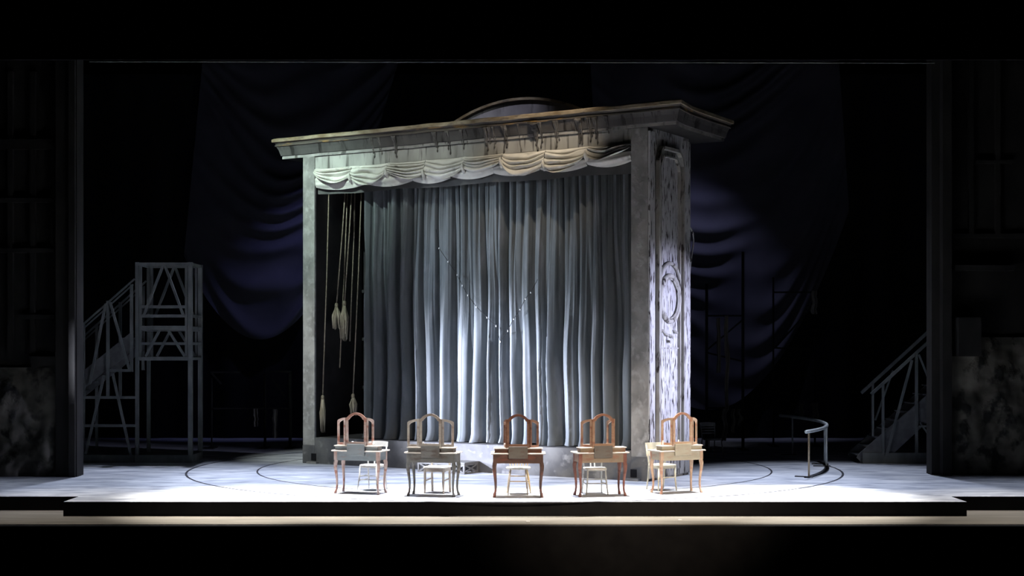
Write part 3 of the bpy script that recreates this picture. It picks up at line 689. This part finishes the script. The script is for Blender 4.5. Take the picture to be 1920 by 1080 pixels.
def spindle_chair(label, loc, yaw, m_, m_seat, m_front):
    t = chair_root(label, loc, yaw)
    seat_part(t, .215, .20, .44, .475, m_seat, 2.3)
    for sx in (-1, 1):
        MB().tube([(sx*.13,-.13,.44),(sx*.15,-.155,.25),(sx*.17,-.18,0)], [.014,.016,.011], 8).build('leg', m_front, t, True)
        MB().tube([(sx*.14,.13,.44),(sx*.17,.17,.24),(sx*.205,.215,0)], [.016,.019,.012], 8).build('rear_leg', m_, t, True)
        MB().tube([(sx*.152,-.15,.22),(sx*.17,.165,.22)], .010, 6).build('stretcher', m_, t, True)
    MB().tube([(-.16,.01,.22),(.16,.01,.22)], .010, 6).build('stretcher', m_, t, True)
    MB().tube([(-.168,.165,.30),(.168,.165,.30)], .010, 6).build('stretcher', m_, t, True)
    for x in (-.15,-.10,-.05,0,.05,.10,.15): MB().tube([(x,.15,.47),(x*1.12,.235,.78)], .0075, 6).build('spindle', m_, t, True)
    MB().tube([(-.20,.21,.79),(-.1,.245,.805),(0,.255,.81),(.1,.245,.805),(.20,.21,.79)], [.018,.024,.026,.024,.018], 8).build('top_rail', m_, t, True)
    return t
def panel_chair(label, loc, yaw, m_, m_seat):
    t = chair_root(label, loc, yaw)
    seat_part(t, .21, .20, .435, .465, m_seat, 5)
    MB().box(-.185, .185, -.17, .17, .395, .437).build('seat_rail', m_, t)
    for sx in (-1, 1):
        MB().tube([(sx*.165,-.16,.44),(sx*.17,-.17,.2),(sx*.185,-.185,0)], [.018,.016,.011], 8).build('leg', m_, t, True)
        MB().tube([(sx*.17,.26,0),(sx*.165,.21,.25),(sx*.165,.185,.45),(sx*.175,.215,.63),(sx*.185,.255,.80)], [.012,.016,.018,.016,.013], 8).build('rear_leg', m_, t, True)
    def fr(s, tt): x = -.205+.41*s; return (x, .195+.055*tt+.04*(1-(2*s-1)**2), .60+.235*tt)
    q = MB(); q.grid(fr, 12, 6); q.grid(lambda s, tt: (lambda a: (a[0], a[1]+.014, a[2]))(fr(1-s, tt)), 12, 6)
    for tt in (0, 1):
        e = [fr(i/12, tt) for i in range(13)]; q.add(e+[(a[0],a[1]+.014,a[2]) for a in e], [(i,i+1,14+i,13+i) for i in range(12)])
    for s_ in (0, 1):
        e = [fr(s_, i/6) for i in range(7)]; q.add(e+[(a[0],a[1]+.014,a[2]) for a in e], [(i,i+1,8+i,7+i) for i in range(6)])
    q.build('back_panel', m_, t)
    MB().tube([(-.175,-.175,.24),(.175,-.175,.24)], .009, 6).build('stretcher', m_, t, True)
    return t
W_white = wood('whitewashed_chair', (.56,.55,.52), (.66,.65,.62), (.42,.38,.34), .58, .7); W_olive = wood('olive_grey_chair', (.26,.24,.20), (.34,.32,.27), (.22,.18,.15))
W_honey = wood('honey_wood', (.46,.33,.17), (.56,.42,.24), (.38,.25,.14)); W_cream = wood('cream_chair', (.52,.48,.37), (.60,.56,.45), (.46,.38,.28), .58, .7)
W_gry2 = wood('grey_chair_paint', (.30,.31,.30), (.40,.41,.40), (.26,.24,.22)); W_drkc = wood('dark_chair_paint', (.15,.15,.15), (.21,.21,.21), (.12,.11,.10))
cafe_chair('whitewashed cafe chair behind the leftmost blue-grey vanity', (-2.50,25.58), -18, W_white, W_white, 'v', .85)
square_chair('square legged wooden chair tucked behind the grey vanity', (-1.31,25.14), -17, W_greyl, W_white)
spindle_chair('honey coloured spindle back chair behind the dark middle vanity', (.11,24.88), -3, W_honey, W_white, W_greyl)
cafe_chair('thin legged grey cafe chair behind the tan brown vanity', (1.44,24.92), 8, W_gry2, W_white, 'v', .84)
panel_chair('cream chair with solid curved back behind the peach vanity', (2.68,25.60), 24, W_cream, W_cream)
cafe_chair('dark ladder back chair alone in the shade beyond the pier', (fl(1334,858).x, 33.0), 18, W_drkc, W_drkc, 'h', .80)

# ------------------------------------------------------------------ curved railing
RL = empty('curved_railing', (TCX, TCY, 0)); tag(RL, 'curved waist high metal railing on thin posts at right', 'railing')
RCX, RCY, RR = -1.40, 32.10, 8.25
RL.location = (RCX, RCY, 0)
a_start, a_end = -30.2, 17.6
def rp(a, z, r=RR): return (r*math.cos(math.radians(a)), r*math.sin(math.radians(a)), z)
MB().tube([rp(a_start+(a_end-a_start)*k/48, .90) for k in range(49)], .036, 8).build('handrail', M['rail'], RL, True)
for a, m_ in ((-29.0,'brass'),(-10.0,'rail'),(-6.3,'rail'),(13.0,'rail')):
    MB().tube([rp(a,0), rp(a,.90)], .019, 8).build('post', M[m_], RL, True)
    MB().bar(rp(a,.012,RR-.28), rp(a,.012,RR+.08), .05, .024).build('post_foot', M['plinth'], RL)
ringmesh('floor_track', 0, 0, RR-.05, RR+.05, .001, .022, -30, -1, 60, M['groove'], RL)

# ------------------------------------------------------------------ left stair tower
TW = empty('stair_tower', (0,0,0)); tag(TW, 'tall grey braced timber stair tower in the shade at left', 'stair tower')
DF, DB = 31.7, 32.7
def zx(zx_, zy_): return (120+zx_/2.454, 460+zy_/2.454)
def tbar(p_, q_, wpx, d, name, back=None, m_=None):
    a = at(*p_, d); c = at(*q_, d); wd = wpx*DF/F
    o = MB().bar(a, c, wd, wd*.9, (0,1,0)).build(name, m_ or M['steel'], TW)
    if back: share(o, (0, back, 0))
    return o
BK = DB-DF
XL, XR = 337, 582
for x, w_ in ((XL,6.4),(XR,8.0)):
    tbar(zx(x,78), zx(x,985), w_, DF, 'post', BK)
for x in (352, 563): tbar(zx(x,85), zx(x,528), 4.6, DF, 'panel_stile', BK)
for y, w_, xa, xb in ((86,5.5,XL,XR),(283,5.5,352,563),(325,5.5,352,563),(380,8,352,563),(452,5,352,563),(522,6.5,345,575)):
    tbar(zx(xa,y), zx(xb,y), w_, DF-.02, 'rail', BK if y not in (283,325) else None)
for a, c in (((456,92),(366,325)),((464,92),(550,325)),((440,390),(376,512)),((480,390),(556,512))): tbar(zx(*a), zx(*c), 4.6, DF-.04, 'brace', BK)
zd = at(*zx(400,388), DF).z
xl, xrr = at(*zx(XL,100), DF).x, at(*zx(XR,100), DF).x
for k in range(5): MB().box(xl, xrr, DF+.03+k*.19, DF+.03+k*.19+.18, zd-.03, zd+.01).build('deck_board', M['tread'], TW)
for y in (86, 325, 380, 452, 522):
    for x in (xl, xrr):
        z_ = at(*zx(400,y), DF).z; MB().bar((x,DF,z_), (x,DB,z_), .06, .06).build('side_rail', M['steel'], TW)
MB().box(xl-.04, xrr+.04, DF-.06, DF+.04, 0, .17).build('base_beam', M['steel'], TW)
MB().box(xl-.04, xrr+.04, DB-.04, DB+.06, 0, .17).build('base_beam', M['steel'], TW)
MB().box(xl-.04, xl+.08, DF+.04, DB-.04, 0, .17).build('base_beam', M['steel'], TW)
MB().box(xrr-.08, xrr+.04, DF+.04, DB-.04, 0, .17).build('base_beam', M['steel'], TW)
MB().box(xl+.08, xrr-.08, DF+.04, DB-.04, .13, .165).build('base_deck', M['tread'], TW)
# the flight rising to the deck
ST = empty('stair_flight', (0,0,0)); tag(ST, 'grey timber stair flight rising to the tower at left', 'stairs')
x_top = xl-.10; nst = 15; rise = zd/nst; run = .205
str_ = None
for d in (DF+.02, DB-.08):
    MB().prism([(x_top, zd-.02), (x_top, zd-.46), (x_top-run*nst-.1, -.0), (x_top-run*nst-.45, .0), (x_top-run*(nst)-.45, .06)], d, d+.05, 'y').build('stringer', M['tread'], ST)
trd = MB().box(-.13, .13, DF+.07, DB-.08, -.02, .02).build('tread', M['tread'], ST)
trd.location = (x_top-.13, 0, zd-rise)
for k in range(1, nst-1): share(trd, (x_top-.13-run*k, 0, zd-rise*(k+1)))
def sbar(p_, q_, wpx, d, name, back=None, parent=None):
    o = MB().bar(at(*p_, d), at(*q_, d), wpx*DF/F, wpx*DF/F*.8, (0,1,0)).build(name, M['steel'], parent or ST)
    if back: share(o, (0, back, 0))
    return o
sbar(zx(-40,477), zx(325,155), 3.4, DF, 'handrail', BK)
sbar(zx(-40,497), zx(318,180), 2.6, DF, 'handrail', BK)
for x, ya, yb, w_ in ((90,360,970,5),(202,255,700,5.4),(311,180,578,5.4)): sbar(zx(x,ya), zx(x,yb), w_, DF-.02, 'post', BK)
for a, c in (((192,268),(118,640)),((212,262),(302,575)),((184,600),(100,960)),((224,590),(308,965))): sbar(zx(*a), zx(*c), 4.6, DF-.05, 'brace')
for xa, xb, y in ((208,318,576),(20,330,700),(20,330,830)): sbar(zx(xa,y), zx(xb,y), 5, DF-.03, 'rail')
MB().box(-11.0, xl-.06, DF-.04, DF+.06, 0, .17).build('base_beam', M['steel'], ST)

# ------------------------------------------------------------------ right stair flight
SR = empty('stair_flight', (0,0,0)); tag(SR, 'grey stair flight with sloping handrails beside the right wall', 'stairs')
D0, D1 = 31.5, 32.4
x0 = at(1617, 869, D0).x; rise, run = .19, .205
for d in (D0, D1-.05):
    MB().prism([(x0, 0), (x0+3.3, 0) if False else (x0+.45, .0), (x0+3.1, 2.45), (x0+3.1, 2.95), (x0-.06, .22), (x0-.12, .12)], d, d+.05, 'y').build('stringer', M['tread'], SR)
trd = MB().box(0, .25, D0+.05, D1-.05, -.025, 0).build('tread', M['tread'], SR); trd.location = (x0-.10, 0, rise)
for k in range(1, 15): share(trd, (x0-.10+run*k, 0, rise*(k+1)))
def zr(a, c): return (1590+a/3.857, 600+c/3.857)
def rbar(p_, q_, wpx, d, name):
    return MB().bar(at(*p_, d), at(*q_, d), wpx*D0/F, wpx*D0/F*.8, (0,1,0)).build(name, M['steel'], SR)
ra_, rb_ = at(*zr(168,537), D0), at(*zr(580,160), D0); dr = (rb_-ra_)
for d, w_ in ((D0, .065), (D1, .07)):
    MB().bar((ra_.x,d,ra_.z), (ra_.x+dr.x*2.2,d,ra_.z+dr.z*2.2), .05, w_).build('handrail', M['steel'], SR)
rbar(zr(253,470), zr(253,1000), 4.6, D0-.03, 'post'); rbar(zr(495,245), zr(495,960), 5, D0-.03, 'post')
rbar(zr(180,545), zr(180,840), 3.4, D0, 'post')
rbar(zr(463,290), zr(275,990), 4.6, D0-.06, 'brace'); rbar(zr(512,250), zr(600,470), 3.4, D0-.06, 'brace')
rbar(zr(520,745), zr(640,905), 3, D0-.06, 'brace'); rbar(zr(505,768), zr(640,768), 4, D0-.05, 'rail')
pk = at(*zr(253,470), D0); MB().bar((pk.x,D1,.3), (pk.x,D1,pk.z), .05, .05).build('post', M['steel'], SR)
pk2 = at(*zr(370,370), D0); MB().bar((pk2.x+.1,D1,pk2.z), (pk2.x-.30,D1,.9), .04, .04).build('brace', M['steel'], SR)
MB().box(x0, 12, D0-.04, D0+.05, 0, .235).build('base_beam', M['steel'], SR)

# ------------------------------------------------------------------ painted drapes behind
def swag(label, L0, R0, s0, L1, R1, s1, d, seed, bx):
    o = empty('swag_drape', (0,0,0)); tag(o, label, 'drape')
    q = MB()
    def fn(s, t):
        a = (L0[0]+(L1[0]-L0[0])*t, L0[1]+(L1[1]-L0[1])*t); c_ = (R0[0]+(R1[0]-R0[0])*t, R0[1]+(R1[1]-R0[1])*t)
        sg = s0+(s1-s0)*t; px = a[0]+(c_[0]-a[0])*s; py = a[1]+(c_[1]-a[1])*s+sg*4*s*(1-s)
        ph = t*13+1.6*noise.noise(Vector((s*1.9, t*3.5, seed))); k = .5+.5*math.cos(2*PI*ph); k = k**1.3
        amp = .30*max(.05, .5+.9*noise.noise(Vector((s*2.6, t*4, seed+4))))*(.15+.85*4*s*(1-s))
        return at(px, py, d)+Vector((0, -amp*k, 0))
    q.grid(fn, 60, 150); q.build('swag', M['drape'], o, True, recalc=False)
    def fb_(s, t): return (bx[0]+(bx[1]-bx[0])*s, d+.25+.06*math.sin(s*70)+.05*math.sin(s*31), .002+10.2*t)
    MB().grid(fb_, 160, 4).build('backing_cloth', M['black'], o, True, recalc=False)
swag('dark blue swagged drape behind the portal at left', (395,-40), (800,-60), 90, (345,480), (650,440), 176, 40, 2.0, (-12, -.05))
swag('dark blue swagged drape behind the portal at right', (1100,-20), (1560,-80), 90, (1130,560), (1592,395), 285, 40, 5.0, (.05, 12))

# ------------------------------------------------------------------ blackened scaffolds and rags in the depth
def scaffold(label, d, posts, rails):
    o = empty('scaffold_frame', (0,0,0)); tag(o, label, 'scaffold', 'black scaffold frames upstage')
    for px, pyt, w_ in posts:
        a = at(px, pyt, d); MB().tube([(a.x,d,0), (a.x,d,a.z)], w_*d/F/2, 8).build('post', M['scaffold'], o, True)
        MB().box(a.x-.10, a.x+.10, d-.3, d+.3, 0, .03).build('post_foot', M['scaffold'], o)
    for a, c_, w_ in rails: MB().bar(at(*a, d-.05), at(*c_, d-.05), w_*d/F, w_*d/F, (0,1,0)).build('rail', M['scaffold'], o)
    return o
scaffold('tall black scaffold frame with two uneven posts right of the pier', 35.6, ((1325,532,5.5),(1393,472,5.5)), (((1325,592),(1394,592),3),((1327,655),(1392,600),3),((1325,661),(1394,678),3),((1325,765),(1394,765),3)))
scaffold('dim black scaffold frame farther right with diagonal brace', 37.0, ((1450,520,3.5),(1528,546,3.5)), (((1450,548),(1530,548),3),((1526,572),(1455,650),3),((1450,652),(1528,656),3),((1450,776),(1540,780),3)))
scaffold('low black scaffold frame behind the tower at left', 36.2, ((397,697,3),(497,700,5),(544,697,6)), (((395,698),(450,698),3),((397,700),(415,720),3),((500,697),(546,697),3),((511,712),(535,745),3),((400,766),(546,766),3)))
def rag(label, pts, d, wd, nm='hanging_rag', grp='rags on the scaffolds'):
    q = MB(); px, y0, y1 = pts; a = at(px, y0, d); c_ = at(px, y1, d); sd = px*.13
    def fn(s, t):
        ww = wd*(.6+.5*abs(noise.noise(Vector((t*4, sd, 0)))))
        return (a.x+(s-.5)*ww+.05*noise.noise(Vector((t*3, sd, 5))), d-.06-.04*math.sin(s*9+sd)-.02*t, a.z+(c_.z-a.z)*t*(1-.12*abs(noise.noise(Vector((s*4, sd, 3))))))
    q.grid(fn, 10, 24); q.grid(lambda s, t: (lambda v: (v[0], v[1]+.012, v[2]))(fn(1-s, t)), 10, 24)
    o = q.build(nm, M['rag'], None, True, recalc=False); tag(o, label, 'rag', grp)
rag('narrow rag hanging at left on the tall black scaffold', (1347,596,700), 35.5, .12)
rag('long frayed rag hanging in the middle of the tall black scaffold', (1362,592,770), 35.45, .16)
rag('pale rag hanging low on the tall black scaffold, left one', (1358,766,828), 35.45, .16)
rag('pale rag hanging low on the tall black scaffold, middle one', (1375,766,812), 35.45, .12)
rag('pale rag hanging low on the tall black scaffold, right one', (1388,767,800), 35.45, .10)
rag('rag knotted at the top right of the dim scaffold', (1526,545,590), 36.9, .22)
rag('bundled rag low on the dim scaffold, left one', (1502,757,790), 36.9, .16)
rag('bundled rag low on the dim scaffold, right one', (1527,755,795), 36.9, .26)
rag('dim rag hanging on the low scaffold at left', (480,766,800), 36.1, .18)
rag('dim rag hanging near the post of the low scaffold', (516,767,822), 36.1, .2)
# tiny clips on the apron
for (px, py, lab) in ((990,979,'tiny white clip on the apron edge near the middle'), (1275,976,'tiny white clip on the apron edge right of the middle')):
    q_ = fl(px, py, -.2375); q = MB(); q.bbox(-.03, .03, -.02, .02, 0, .018, .004); o = q.build('cable_clip', M['white']); o.location = q_; tag(o, lab, 'clip', 'clips on the apron')
